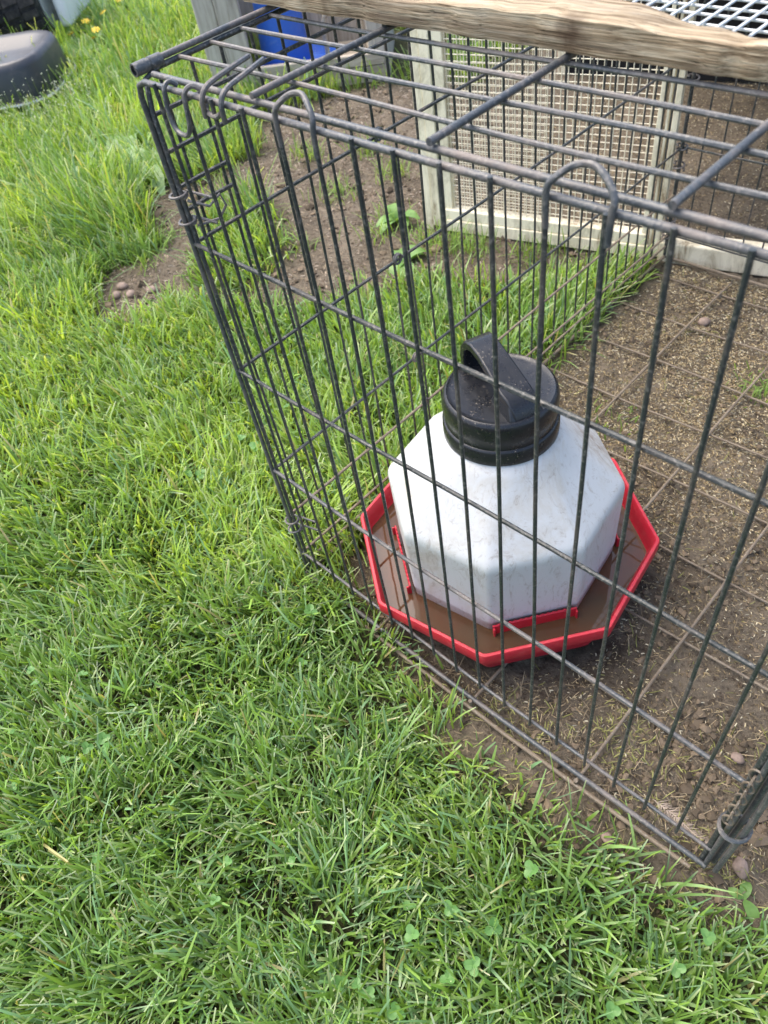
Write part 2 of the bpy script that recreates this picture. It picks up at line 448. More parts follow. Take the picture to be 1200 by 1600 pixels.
# slide hooks of the latch by the corner
MB().curve([(.118, -.005, .812), (.119, -.0055, .819), (.121, -.005, H + .003), (.1215, .004, H + .011), (.113, .035, H + .012), (.102, .068, H + .011)], .0025, 8).build('latch_hook', M_rod, fp)
MB().curve([(.147, -.005, .812), (.148, -.0055, .819), (.149, -.005, H + .003), (.148, .004, H + .011), (.138, .035, H + .012), (.124, .068, H + .011)], .0025, 8).build('latch_hook', M_rod, fp)
MB().curve([(.066, .006, H + .002), (.064, .0, H + .007), (.063, -.007, H + .002), (.063, -.010, .806), (.070, -.011, .794), (.084, -.011, .792), (.094, -.011, .800), (.097, -.010, .815), (.098, -.008, H + .004), (.102, -.001, H + .009), (.108, .004, H + .004), (.112, .003, H - .006), (.118, -.002, H - .010), (.136, -.006, H - .010), (.145, -.006, H - .006)], .0024, 8).build('latch_wire', M_rod, fp)
# base frame at the ground
bf = MB().tube([(-.004, -.002, .002), (W * .5, -.006, .005), (W + .002, -.002, .016)], .0038, 10).build('base_frame', M_rod, CR)
wire('side_rail', (0, 0, .004), (0, D, .004), .0036, M_rust, bf)
wire('side_rail', (W, 0, .01), (W, D, .004), .0036, M_rust, bf)
wire('side_rail', (0, D, .004), (W, D, .004), .0036, M_rust, bf)
# floor grid lying on the soil
fl = MB().tube([(.12, -.014, -.006), (W * .6, -.017, -.004), (W - .012, -.012, .006)], .0032, 8).build('floor_panel', M_rust, CR)
for x in (.1825, .3854, .574):
    wire('floor_wire', (x, -.012, .004), (x, D - .02, .001), .0025, M_rust, fl, .005)
    MB().tube([(x, -.013, -.014), (x, -.013, .010)], .0032, 7).build('hook_end', M_rust, fl)
for k in range(1, 9):
    y = -.006 + .1448 * k
    wire('floor_wire', (.01, y, -.0035), (W - .01, y, -.0035), .0022, M_rust, fl, .005)
# left side panel
lp = MB().tube([(.007, .004, .01), (.006, .004, H - .03), (.0, .012, H - .004), (-.002, .03, H + .001), (-.004, D * .5, H + .001), (0, D - .02, H), (0, D - .004, H - .02), (0, D - .004, .01)], .0029, 10).build('side_panel', M_wire, CR)
for i in range(1, 30):
    y = .031 + (i - 1) * .0403
    if y > D - .02: break
    wire('upright_wire', (-.0045, y, .010), (-.0045, y + random.uniform(-.001, .001), H), .0020, M_wire, lp, .0026)
for z in (.790, .752, .650, .464, .2705, .163, .063, .034):
    wire('cross_wire', (.001, .004, z), (.001, D - .006, z), .0025, M_wire if z > .2 else M_rust, lp, .0028)
for z in (.714, .688):
    wire('latch_bar', (.001, .004, z), (.001, .076, z), .0026, M_wire, lp, .0005)
def coil(c, rad, turns, rise, axis, r, name, parent, tail=0, mt=None):
    pts = []
    n = int(turns * 14)
    for i in range(n + 1):
        t = i / n; a_ = 2 * math.pi * turns * t
        p = Vector((rad * math.cos(a_), rad * math.sin(a_), rise * t))
        pts.append(Vector(c) + (p if axis == 'z' else Vector((p.x, p.z, p.y)) if axis == 'y' else Vector((p.z, p.x, p.y))))
    if tail: pts.append(pts[-1] + Vector((tail, tail * .4, -.006)))
    return MB().tube(pts, r, 6).build(name, mt or M_rod, parent)
coil((.003, .002, .706), .0095, 1.2, .004, 'z', .0017, 'wire_tie', lp, .03)
coil((.003, .002, .676), .0095, 1.3, .003, 'z', .0017, 'wire_tie', lp, .03)
MB().tube([(.012, .006, .702), (.03, .02, .694), (.035, .034, .703), (.038, .036, .69), (.030, .028, .676), (.012, .008, .672)], .0016, 6).build('wire_tie', M_rod, lp)
coil((.003, .002, .150), .011, 1.2, .004, 'z', .0018, 'wire_tie', lp, .03)
coil((.003, .002, .128), .011, 1.2, .004, 'z', .0018, 'wire_tie', lp, .03)
for y, z in ((.313, .652), (.318, .466), (.331, .2725), (.34, .165)):
    coil((.0, y, z), .0075, 1.6, .006, 'x', .0018, 'wire_tie', lp)
# rear corner tie and rear panel
rp = MB().tube([(0, D, .01), (0, D, H - .005), (.012, D, H), (W - .012, D, H), (W, D, H - .005), (W, D, .01)], .0037, 10).build('rear_panel', M_wire, CR)
for i in range(1, 17): wire('upright_wire', (i * s17, D + .0045, .06), (i * s17, D + .0045, H), .0019, M_wire, rp)
for z in (.650, .464, .2705, .063): wire('cross_wire', (.002, D, z), (W - .002, D, z), .0024, M_wire, rp)
for z in (.05, .09, .22, .26, .40): coil((.0, D - .002, z), .012, 1.7, .018, 'z', .002, 'wire_tie', rp)
# right side panel
qp = MB().tube([(W - .006, .005, .01), (W - .005, .005, H - .02), (W, .02, H), (W, D - .02, H), (W, D - .005, H - .02), (W, D - .005, .01)], .0040, 10).build('side_panel', M_wire, CR)
for i in range(1, 30):
    y = .031 + (i - 1) * .0403
    if y > D - .02: break
    wire('upright_wire', (W + .0045, y, .010), (W + .0045, y, H), .0022, M_wire, qp, .0022)
for z in (.790, .650, .464, .2705, .063): wire('cross_wire', (W - .001, .006, z), (W - .001, D - .008, z), .0029, M_wire, qp)
MB().tube([(W + .006, .012, .01), (W + .009, .014, .2), (W + .006, .012, .5), (W + .004, .014, .8)], .0036, 8).build('door_rod', M_rod, qp)
MB().tube([(W + .013, -.001, .02), (W + .016, .0, .2), (W + .012, .0, .5), (W + .012, .002, .8)], .0034, 8).build('door_rod', M_rod, qp)
coil((W + .005, .004, .150), .0165, 2.2, .010, 'z', .0021, 'wire_tie', qp)
for k in range(9):                                  # short chain hanging at the post
    z = .175 + k * .016
    an = k * math.pi / 2
    MB().tube([(W - .004 + .006 * math.cos(t) * math.cos(an), -.002 + .006 * math.cos(t) * math.sin(an), z + .011 * math.sin(t)) for t in np.linspace(0, 2 * math.pi, 11)[:-1]], .0015, 5, True).build('chain_link', M_rust, qp)
# top panel
tp = MB().tube([(.012, .0155, H + .001), (W - .012, .0155, H + .001)], .0031, 10)
tp.tube([(-.003, .006, H + .0075), (-.004, D * .5, H + .0075), (-.003, D - .01, H + .0075)], .0031, 10)
tp.tube([(W - .002, .006, H + .0085), (W - .002, D - .01, H + .0085)], .0042, 10)
tp.tube([(.012, D - .0155, H + .001), (W - .012, D - .0155, H + .001)], .0037, 10)
tp = tp.build('top_panel', M_rod, CR)
for i in range(28):
    y = .0155 + .0412 * (i + 1)
    if y > D - .03: break
    if .27 < y < .88: continue                      # lid opening in the top
    wire('cross_wire', (.0, y, H + .0022), (W - .003, y, H + .0022), .0023, M_rod, tp, .0028, 8)
for x in (.175, .378, .567):
    wire('depth_rod', (x, .010, H + .0078), (x, D - .012, H + .0078), .0031, M_rod, tp, .0012, 10)
# sheet-metal corner sleeve
ring = lambda y, r0: [(-.003 + r0 * math.cos(t), y, H + .006 + r0 * math.sin(t)) for t in np.linspace(0, 2 * math.pi, 17)[:-1]]
mb = MB(); mb.loft([ring(.004, .0045), ring(.004, .0062), ring(.020, .0064), ring(.0205, .0055), ring(.0225, .0055), ring(.023, .0064), ring(.037, .0062), ring(.037, .0045)], False, False)
mb.build('corner_sleeve', M_rod, tp, angle=30)

# ------------------------------------------------------------------ poultry waterer
WC = (.260, .234); WR = -14.0
PW = tag(empty('poultry_waterer', (WC[0], WC[1], 0), R_(WR)), 'white octagonal poultry waterer with black cap in red water tray', 'waterer')
def oct_ring(r, rho, z, k=5):
    out = []
    ap = r * math.cos(math.pi / 8); rho = min(rho, ap * .9999)
    rc = r - rho / math.cos(math.pi / 8)
    for c_ in range(8):
        a_ = c_ * math.pi / 4; cx, cy = rc * math.cos(a_), rc * math.sin(a_)
        for j in range(k):
            t = a_ - math.pi / 8 + math.pi / 4 * (j / (k - 1) * .98 + .01)
            out.append((cx + rho * math.cos(t), cy + rho * math.sin(t), z))
    return out
prof = [(.205, .0), (.212, .002), (.2335, .066), (.236, .070), (.2465, .0715), (.2480, .074), (.2485, .092), (.2470, .0952), (.2425, .0955), (.2405, .0935), (.2375, .078), (.2225, .030), (.214, .024)]
MB().loft([oct_ring(a_, .014, z) for a_, z in prof]).build('tray', M_red, PW, angle=35)
MB().loft([oct_ring(.2335, .014, .0605), oct_ring(.2338, .014, .062)], True, True).build('water', M_water, PW, smooth=False)
jp = [(.160, .030, .02), (.174, .034, .016), (.1785, .042, .014), (.1790, .0765, .012), (.1802, .0785, .012), (.1806, .084, .012), (.1830, .204, .013), (.1832, .211, .015), (.1822, .2175, .017), (.1795, .2235, .019), (.1745, .229, .021),
      (.150, .2545, .024), (.125, .281, .034), (.112, .2965, .065), (.1035, .308, .085), (.096, .317, .085), (.089, .3215, .082), (.0865, .324, .08), (.0865, .335, .08)]
MB().loft([oct_ring(a_, rho, z, 7) for a_, z, rho in jp]).build('reservoir', M_jug, PW, angle=60)
for q in range(4):                                  # low red walls that hold the reservoir
    an = math.pi / 8 * -1 + q * math.pi / 2
    wmb = MB(); hw = .066
    wmb.box((.1715, -hw, .022), (.1745, hw, .083)); wmb.box((.1745, -hw, .022), (.1795, -hw + .003, .080)); wmb.box((.1745, hw - .003, .022), (.1795, hw, .080))
    for t in range(14): y0 = -hw + .008 + t * .0085; wmb.box((.1718, y0, .083), (.1742, y0 + .004, .0855))
    o = bevel(wmb.build('retaining_wall', M_red, PW, smooth=False), .0008, 1)
    o.rotation_euler = (0, 0, an)
cp = [(.0800, .3245), (.0822, .3255), (.0826, .3300), (.0822, .3480), (.0808, .3500), (.0790, .3512), (.0788, .3600), (.0800, .3640), (.0800, .3840), (.0790, .3900), (.0765, .3945), (.0740, .3958), (.0715, .3945), (.066, .3935), (.03, .3940)]
circ = lambda r0, z, n=48: [(r0 * math.cos(t), r0 * math.sin(t), z) for t in np.linspace(0, 2 * math.pi, n + 1)[:-1]]
cap = MB().loft([circ(a_, z) for a_, z in cp]).build('cap', M_cap, PW, angle=50)
HA = R_(-22 - WR)
path = [(-.067, .388), (-.068, .412), (-.0655, .428), (-.058, .4375), (-.045, .4405), (-.025, .4370), (.0, .4285), (.022, .4200), (.036, .4150), (.050, .4120), (.060, .4030), (.066, .388)]
rings = []
for i, (u, z) in enumerate(path):
    a0 = Vector(path[max(i - 1, 0)]); a1 = Vector(path[min(i + 1, len(path) - 1)]); t = (a1 - a0).normalized(); n_ = Vector((-t.y, t.x)); hw = .0205 + .0012 * math.sin(i)
    th = .0062
    rings.append([(u + n_.x * th, -hw, z + n_.y * th), (u + n_.x * th, hw, z + n_.y * th), (u - n_.x * th, hw, z - n_.y * th), (u - n_.x * th, -hw, z - n_.y * th)])
hd = bevel(MB().loft(rings).build('handle', M_cap, cap, angle=60), .0025, 2); hd.rotation_euler = (0, 0, HA)
gr = MB().loft([[(.010, -.024, .389), (.075, -.028, .386), (.075, .028, .386), (.010, .024, .389)], [(.020, -.021, .409), (.064, -.0225, .405), (.064, .0225, .405), (.020, .021, .409)], [(.026, -.019, .4175), (.056, -.019, .4145), (.056, .019, .4145), (.026, .019, .4175)]])
gr = bevel(gr.build('grip_block', M_cap, cap, angle=60), .003, 2); gr.rotation_euler = (0, 0, HA)

# ------------------------------------------------------------------ plank on top of the crate
PL0, PL1 = -.036, .66
Zp = H + .0130
rings = []
n = 170
for i in range(n + 1):
    t = i / n; x = PL0 + (PL1 - PL0) * t
    yb = float(np.interp(x, [0, .30, .35, .414, .477, .538, .66], [.285, .262, .240, .228, .210, .194, .190]))
    wob = lambda k, a_: a_ * (2 * float(vnoise(x * 22, k * 3.1, 6)) - 1) + a_ * .5 * (2 * float(vnoise(x * 70, k * 3.1, 9)) - 1)
    yf = .175 + wob(1, .0022); th = .0215 + wob(2, .0014) + .004 * math.exp(-((x - .36) / .09) ** 2) - .004 * max(0, (.12 - x) / .12)
    yb += wob(3, .003)
    zt = Zp + th
    rings.append([(x, yf + .0006, Zp), (x, yf - .0004 + wob(7, .0009), Zp + th * .35), (x, yf + wob(8, .0009), Zp + th * .75), (x, yf + .0002 + wob(11, .0007), zt - .0006 + wob(12, .0006)), (x, yf + .0022, zt + wob(4, .0009)), (x, (yf + yb) / 2, zt + wob(5, .0016)), (x, yb - .006, zt - .001), (x, yb, zt - .006 + wob(6, .001)), (x, yb - .002, Zp)])
pk = MB().loft(rings).build('plank', M_plank, None, angle=28)
tag(pk, 'rough weathered wooden plank lying across the crate top', 'plank')

# ------------------------------------------------------------------ pale wire rack over the lid opening
RK = MB().tube([(.24, .238, H + .0165), (.735, .238, H + .0165), (.735, .92, H + .0165), (.24, .92, H + .0165)], .0022, 8, True).build('wire_rack', mat('pale_coated_wire', (.58, .61, .61), .4))
tag(RK, 'pale grey wire rack lying on the crate top behind the plank', 'rack')
for i in range(32):
    x = .256 + i * .0152
    if x < .73: wire('rack_wire', (x, .236, H + .0182), (x, .922, H + .0182), .0013, RK.data.materials[0], RK, .0006, 6)
for i in range(35):
    y = .256 + i * .0192
    if y < .915: wire('rack_wire', (.239, y, H + .0158), (.737, y, H + .0158), .0012, RK.data.materials[0], RK, .0006, 6)

# ------------------------------------------------------------------ wire run behind
UA = R_(15.58)
RN = tag(empty('wire_run', (-.638, 1.047, 0), UA), 'low run of cream painted boards and wire mesh behind the crate', 'run')
def board(name, a, b, mt, parent=RN, bev=.002):
    mb = MB().box(a, b); o = mb.build(name, mt, parent, smooth=False); bevel(o, bev, 2); return o
HP = .66
for u0, u1, o_ in ((.0, .0275, .0), (.0285, .0565, -.003), (.0575, .088, .002)):
    board('stile', (u0, -.004 + o_, -.012 if u0 == 0 else .004), (u1, .024, HP), M_cream)
board('bottom_rail', (.066, -.009, .028), (.610, .022, .056), M_cream)
board('bottom_rail', (.060, -.0125, -.004), (.618, .024, .0275), M_cream)
board('top_rail', (.089, -.006, HP - .03), (.600, .022, HP), M_cream)
for u0, u1, o_ in ((.598, .609, -.004), (.616, .622, .0), (.630, .643, -.003)):
    board('stile', (u0, o_, .0565 if u0 < .61 else -.002), (u1, .020, HP), M_cream, bev=.0015)
board('base_board', (.6435, -.006, -.014), (1.75, .055, .040), M_cream, bev=.004)
board('back_post', (-.0, 1.10, -.012), (.03, 1.139, HP - .004), M_cream)
board('back_post', (1.72, .0, .0405), (1.75, .03, HP - .004), M_cream)
board('back_post', (1.72, 1.10, -.012), (1.75, 1.14, HP - .004), M_cream)
bk = MB()
for k in range(6): bk = MB().box((.032 + k * .281, 1.11, -.012), (.030 + (k + 1) * .281, 1.13, HP - .005)).build('back_board', M_black, RN, smooth=False)  # boards coloured dark in place of the shade at the far side
def lattice(name, u0, u1, z0, z1, y, st, r, mt, parent, horizontal=False):
    mb = MB()
    for u in np.arange(u0 + st * .4, u1, st):
        j = random.uniform(-.0008, .0008)
        mb.tube([(u + j, y, z0), (u, y + j, (z0 + z1) / 2), (u - j, y, z1)] if not horizontal else [(u, z0, y), (u + j, (z0 + z1) / 2, y + j * 2), (u, z1, y)], r, 4)
    for z in np.arange(z0 + st * .4, z1, st):
        j = random.uniform(-.0008, .0008)
        mb.tube([(u0, y + r * 1.6, z + j), ((u0 + u1) / 2, y + r * 1.6 + j, z), (u1, y + r * 1.6, z - j)] if not horizontal else [(u0, z + j, y + r * 1.6), ((u0 + u1) / 2, z, y + r * 1.6 + j), (u1, z, y + r * 1.6)], r, 4)
    o = mb.build(name, mt, parent, smooth=True, angle=80); o['kind'] = 'stuff'; return o
board('roof_board', (.40, .06, HP + .001), (1.78, 1.17, HP + .014), M_greyh)
lattice('wire_mesh', .086, .600, .050, HP - .02, .004, .0158, .00115, M_creamw, RN)
lattice('wire_mesh', .086, .34, .050, HP - .02, .019, .0162, .0009, M_creamw, RN)
lattice('side_mesh', .03, 1.14, .0, HP - .01, .012, .05, .0008, M_wire, RN).rotation_euler = (0, 0, math.pi / 2)

# ------------------------------------------------------------------ grey wooden nest box
UB = math.atan2(.648, .761)
NB = tag(empty('nest_box', (-1.962, 1.433, 0), UB), 'open grey weathered wood nest box on the dirt', 'nest box')
def nb(name, a, b, mt=M_grey, bev=.003): return bevel(MB().box(a, b).build(name, mt, NB, smooth=False), bev, 1)
nb('side_board', (-.09, -.005, -.012), (-.012, .017, .60)); nb('side_board', (-.010, -.008, -.012), (.080, .016, .60))
nb('front_board', (.0805, -.004, -.012), (.60, .016, .048), M_greyh); nb('front_board', (.0805, -.007, .050), (.59, .014, .092), M_greyh)
nb('post', (.535, -.010, .0935), (.60, .018, .60))
nb('side_wall', (-.09, .018, -.012), (-.072, .46, .60), M_grey); nb('side_wall', (.582, .019, -.012), (.60, .46, .60))
for k in range(5): nb('back_board', (-.071 + k * .1305, .44, -.012), (.0575 + k * .1305, .46, .60))
nb('floor_board', (-.071, .019, .0), (.581, .439, .014), M_greyh)
# arched inner frame
ar = []
for t in np.linspace(0, math.pi, 19): ar.append((.42 + .075 * math.cos(t), .20, .13 + .085 * math.sin(t)))
MB().tube([(.495, .20, .012)] + ar + [(.345, .20, .012)], .010, 8).build('arched_frame', M_greyh, NB)
# blue feeder inside
BF = tag(empty('plastic_feeder', (-1.962 + .761 * .185 - .648 * .16, 1.433 + .648 * .185 + .761 * .16, .0165), UB), 'blue plastic feeder with dish base inside the nest box', 'feeder')
MB().loft([circ(a_, z, 40) for a_, z in ((.095, .002), (.100, .02), (.090, .20), (.083, .36), (.078, .365))]).build('hopper', M_blue, BF)
MB().loft([circ(a_, z, 40) for a_, z in ((.135, .0), (.155, .03), (.160, .046), (.155, .048), (.148, .034), (.128, .012), (.09, .010))]).build('dish', M_blue, BF).location = (.045, .01, 0)

# ------------------------------------------------------------------ riding mower at the lawn's edge
MW = tag(empty('riding_mower', (-3.2, 1.2, 0), math.atan2(.69, .72)), 'black mower with treaded tyre and worn steel deck in the weeds', 'mower')
# local x = along the axle, local y = away from the crate side
def lerp_ring(sx, sy, rho, z, cx=0, cy=0, k=6):
    out = []
    for ix, iy, a0 in ((1, 1, 0), (-1, 1, 90), (-1, -1, 180), (1, -1, 270)):
        for j in range(k):
            t = R_(a0 + 90 * j / (k - 1)); out.append((cx + ix * (sx - rho) + rho * math.cos(t), cy + iy * (sy - rho) + rho * math.sin(t), z))
    return out
dk = MB().loft([lerp_ring(.40, .245, .14, .045), lerp_ring(.41, .255, .145, .04), lerp_ring(.41, .255, .145, .047), lerp_ring(.392, .238, .14, .052), lerp_ring(.386, .232, .14, .16), lerp_ring(.378, .222, .135, .182), lerp_ring(.36, .205, .12, .190), lerp_ring(.335, .18, .10, .180), lerp_ring(.29, .14, .08, .150), lerp_ring(.1, .08, .05, .148)])
dko = dk.build('deck', M_deck, MW, angle=50); dko.location = (-.17, -.30, 0)
MB().tube([lerp_ring(.412, .257, .146, .043)[i] for i in range(24)], .006, 6, True).build('deck_rim', M_galv, dko)
def wheel(loc, rad, wid):
    t = MB(); pr = [(.62, -.46), (.80, -.5), (.93, -.47), (.985, -.40), (1.0, -.2), (1.0, .2), (.985, .40), (.93, .47), (.80, .5), (.62, .46)]
    nseg = 48
    t.loft([[(w_ * wid, rad * q * math.cos(a_), rad * q * math.sin(a_)) for q, w_ in pr] for a_ in np.linspace(0, 2 * math.pi, nseg + 1)[:-1]] , False, False)
    k = len(pr); L_ = nseg * k
    t.f += [((nseg - 1) * k + j, (nseg - 1) * k + (j + 1) % k, (j + 1) % k, j) for j in range(k)]
    o = t.build('tyre', M_rubber, MW, angle=50); o.location = loc
    for i in range(26):                             # tread bars, three blocks to a row
        a0 = 2 * math.pi * i / 26
        for c0, dz in ((-.33, .3), (0, -.2), (.33, .3)):
            lug = MB(); ang = a0 + dz * .12
            for da in (-.085, .085):
                pass
            V = []
            for rr_ in (.99, 1.035):
                for ww, sh in ((-.15, .03), (.15, -.03)):
                    for da in (-.075, .075):
                        a_ = ang + da + sh; V.append(((c0 + ww) * wid, rad * rr_ * math.cos(a_), rad * rr_ * math.sin(a_)))
            lug.add(V, [(4, 5, 7, 6), (0, 1, 5, 4), (2, 6, 7, 3), (0, 4, 6, 2), (1, 3, 7, 5)])
            lo = lug.build('tread_block', M_rubber, o, smooth=False)
    rm = MB().loft([[(w_ * wid, rad * q * math.cos(a_), rad * q * math.sin(a_)) for a_ in np.linspace(0, 2 * math.pi, 33)[:-1]] for q, w_ in ((.63, -.4), (.66, -.46), (.6, -.4), (.3, -.3), (.28, .25), (.3, .3), (.6, .42), (.66, .49), (.63, .4))], True, True)
    rm.build('rim', M_white, o)
    return o
WL = (-.07, .34, .203)
wheel(WL, .20, .24)
# white fender panel by the wheel and frame strut
fe = MB()
fe.loft([[(.085, .24, .10), (.14, .24, .10), (.14, .62, .10), (.085, .62, .10)], [(.075, .27, .30), (.145, .27, .30), (.145, .66, .30), (.075, .66, .30)], [(-.25, .30, .47), (.13, .30, .47), (.13, .70, .47), (-.25, .70, .47)], [(-.25, .34, .50), (.10, .34, .50), (.10, .70, .50), (-.25, .70, .50)]])
bevel(fe.build('fender', M_white, MW, angle=40), .02, 3)
bevel(MB().box((-.62, -.02, .15), (-.27, .05, .34)).build('chassis', M_deck, MW), .01, 2)
MB().tube([(-.27, -.10, .17), (-.26, .02, .30), (-.25, .12, .42)], .018, 8).build('strut', M_deck, MW)
axle = MB().tube([(-.55, .34, .203), (-.19, .34, .203)], .02, 8).build('axle', M_deck, MW)

# ------------------------------------------------------------------ grass
CP = np.array(CAM_POS)
def blades(px, py, pz, h, w, phi, lean, bend, tint, tintbase, tipw=.35, nseg=3, roll=None, tip=None):
    n = len(px); t = np.linspace(0, 1, nseg + 1)
    dx, dy = np.cos(phi), np.sin(phi)
    rl = phi + math.pi / 2 + (RNG.normal(0, .5, n) if roll is None else roll)
    sx, sy = np.cos(rl), np.sin(rl)
    V = np.zeros((n, nseg + 1, 2, 3)); C_ = np.zeros((n, nseg + 1, 2, 3))
    for k, tt in enumerate(t):
        ang = lean + bend * tt
        hor = h * tt * np.sin(lean + bend * tt * .5); ver = h * tt * np.cos(lean + bend * tt * .5)
        ww = w * (1 - (1 - tipw) * tt ** 2.2) * (.75 + .25 * min(1, tt * 4)) * .5
        for j, sg in ((0, -1), (1, 1)):
            V[:, k, j, 0] = px + dx * hor + sx * ww * sg
            V[:, k, j, 1] = py + dy * hor + sy * ww * sg
            V[:, k, j, 2] = pz + ver
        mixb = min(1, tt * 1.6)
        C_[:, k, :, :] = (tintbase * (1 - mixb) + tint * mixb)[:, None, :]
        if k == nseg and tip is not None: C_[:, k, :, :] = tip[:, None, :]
    base = (np.arange(n) * (nseg + 1) * 2)[:, None]
    Q = np.concatenate([base + np.array([2 * k, 2 * k + 1, 2 * k + 3, 2 * k + 2]) for k in range(nseg)], 1).reshape(-1, 4)
    return V.reshape(-1, 3), Q, C_.reshape(-1, 3)
def sample(poly, dens_fn, dmax):
    xs_ = [p[0] for p in poly]; ys_ = [p[1] for p in poly]
    A = (max(xs_) - min(xs_)) * (max(ys_) - min(ys_)); n = int(A * dmax)
    x = RNG.uniform(min(xs_), max(xs_), n); y = RNG.uniform(min(ys_), max(ys_), n)
    k = pip(x, y, poly); x, y = x[k], y[k]
    k = RNG.random(len(x)) < dens_fn(x, y) / dmax
    return x[k], y[k]
def keep_lawn(x, y, jit=.022):
    return ~dirt_mask(x + RNG.normal(0, jit, len(x)), y + RNG.normal(0, jit, len(x)))
OB = lambda x, y: (((x > -2.10) & (x < -1.45) & (y > 1.40) & (y < 2.25) & ((x + 1.962) * -.648 + (y - 1.433) * .761 > -.03)))
def lawn(poly, dens, dmax, hfn, wmu, nm):
    x, y = sample(poly, dens, dmax); k = keep_lawn(x, y) & ~OB(x, y); x, y = x[k], y[k]
    n = len(x); h = hfn(x, y) * np.clip(RNG.lognormal(-.12, .33, n), .4, 1.7)
    # tufts share a lean
    phi = 2 * math.pi * 2.2 * fbm(x * 7, y * 7, 2, 21) + RNG.normal(0, 1.15, n)
    lean = np.abs(RNG.normal(.22, .22, n)); bend = np.abs(RNG.normal(.50, .42, n))
    flat = RNG.random(n) < .14; lean = np.where(flat, RNG.uniform(.7, 1.25, n), lean)
    w = wmu(x, y) * np.clip(RNG.lognormal(-.08, .36, n), .4, 1.6)
    z = ground_h(x, y) - .004
    a = fbm(x * 3.2, y * 3.2, 3, 31)[:, None]; q = RNG.random((n, 1))
    yel = np.clip((a - .40) * 3.0 + .80 * np.exp(-(((x + .55) / .80) ** 2 + ((y - .10) / .45) ** 2))[:, None] + .15 * (x < -.9)[:, None] - .80 * np.exp(-(((x - .5) / .55) ** 2 + ((y + .4) / .40) ** 2))[:, None], 0, 1)  # patchy lawn colour; lit mid-left and shaded bottom right also painted into tint
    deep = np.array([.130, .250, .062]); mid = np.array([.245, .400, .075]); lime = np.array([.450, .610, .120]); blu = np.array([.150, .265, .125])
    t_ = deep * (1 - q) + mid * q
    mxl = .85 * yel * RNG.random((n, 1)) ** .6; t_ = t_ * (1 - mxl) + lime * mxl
    t_ = np.where(RNG.random((n, 1)) < .18 + .22 * np.exp(-(((x - .5) / .55) ** 2 + ((y + .4) / .40) ** 2))[:, None], blu * RNG.uniform(.8, 1.5, (n, 1)), t_)  # more blue-green blades at bottom right, part of the painted shade
    t_ = t_ * RNG.uniform(.75, 1.25, (n, 1))
    dead = RNG.random((n, 1)) < .018; t_ = np.where(dead, np.array([.46, .42, .20]) * RNG.uniform(.6, 1.1, (n, 1)), t_)
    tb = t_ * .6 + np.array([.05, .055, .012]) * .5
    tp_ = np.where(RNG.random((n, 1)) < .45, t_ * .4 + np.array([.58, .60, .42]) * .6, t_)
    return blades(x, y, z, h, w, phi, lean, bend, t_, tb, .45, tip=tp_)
def dist(x, y): return np.sqrt((x - CP[0]) ** 2 + (y - CP[1]) ** 2 + CP[2] ** 2)
NEAR = [(.10, -1.05), (1.25, -.20), (1.25, .20), (.3, .2), (-.02, 1.2), (-.9, .95), (-1.6, .25), (-1.25, -.30)]
FAR = [(-.9, .95), (-1.6, .25), (-1.25, -.3), (-3.4, .35), (-5.8, 1.8), (-6.2, 3.2), (-1.0, 3.7), (-.75, 2.6), (-.6, 1.1), (-.02, 1.2), (-.05, .9)]
edge = lambda x, y: np.clip(((np.clip(-.075 - y, 0, None) / .10) + (x < .12) + (x > 1.0)), .0, 1)
hn = lambda x, y: (.62 + .38 * edge(x, y)) * .062 + .030 * (fbm(x * 4, y * 4, 2, 41) - .4) + .006 * np.exp(-((x + .03) / .10) ** 2) * (y > .0) + .020 * np.clip((-x - .5), 0, 1)
hf = lambda x, y: .062 + .034 * np.clip((-x - .7) / .6, 0, 1) - .05 * np.exp(-(((x + 2.72) / .30) ** 2 + ((y - .88) / .22) ** 2)) + .05 * (fbm(x * 2.5, y * 2.5, 2, 43) - .4) + .075 * np.exp(-(((x + 1.62) / .28) ** 2 + ((y - .50) / .20) ** 2)) + .03 * np.clip((-x - 1.8), 0, 1.5)
parts = []
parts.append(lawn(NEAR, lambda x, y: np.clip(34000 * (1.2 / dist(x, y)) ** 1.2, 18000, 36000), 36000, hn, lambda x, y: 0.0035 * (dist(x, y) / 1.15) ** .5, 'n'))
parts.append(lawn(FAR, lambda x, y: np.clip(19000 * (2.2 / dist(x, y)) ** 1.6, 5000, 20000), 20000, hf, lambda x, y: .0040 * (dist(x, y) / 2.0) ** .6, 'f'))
# second growth: a thin layer of longer, paler blades over the mown lawn
x, y = sample(NEAR, lambda x, y: 1100 + 0 * x, 1100); k = keep_lawn(x, y); x, y = x[k], y[k]; n = len(x)
t_ = np.array([.20, .33, .10]) * RNG.uniform(.75, 1.35, (n, 1))
parts.append(blades(x, y, ground_h(x, y), RNG.uniform(.055, .10, n), RNG.uniform(.003, .0055, n), RNG.uniform(0, 6.28, n), np.abs(RNG.normal(.45, .35, n)), RNG.uniform(.3, 1.3, n), t_, t_ * .7, .3))
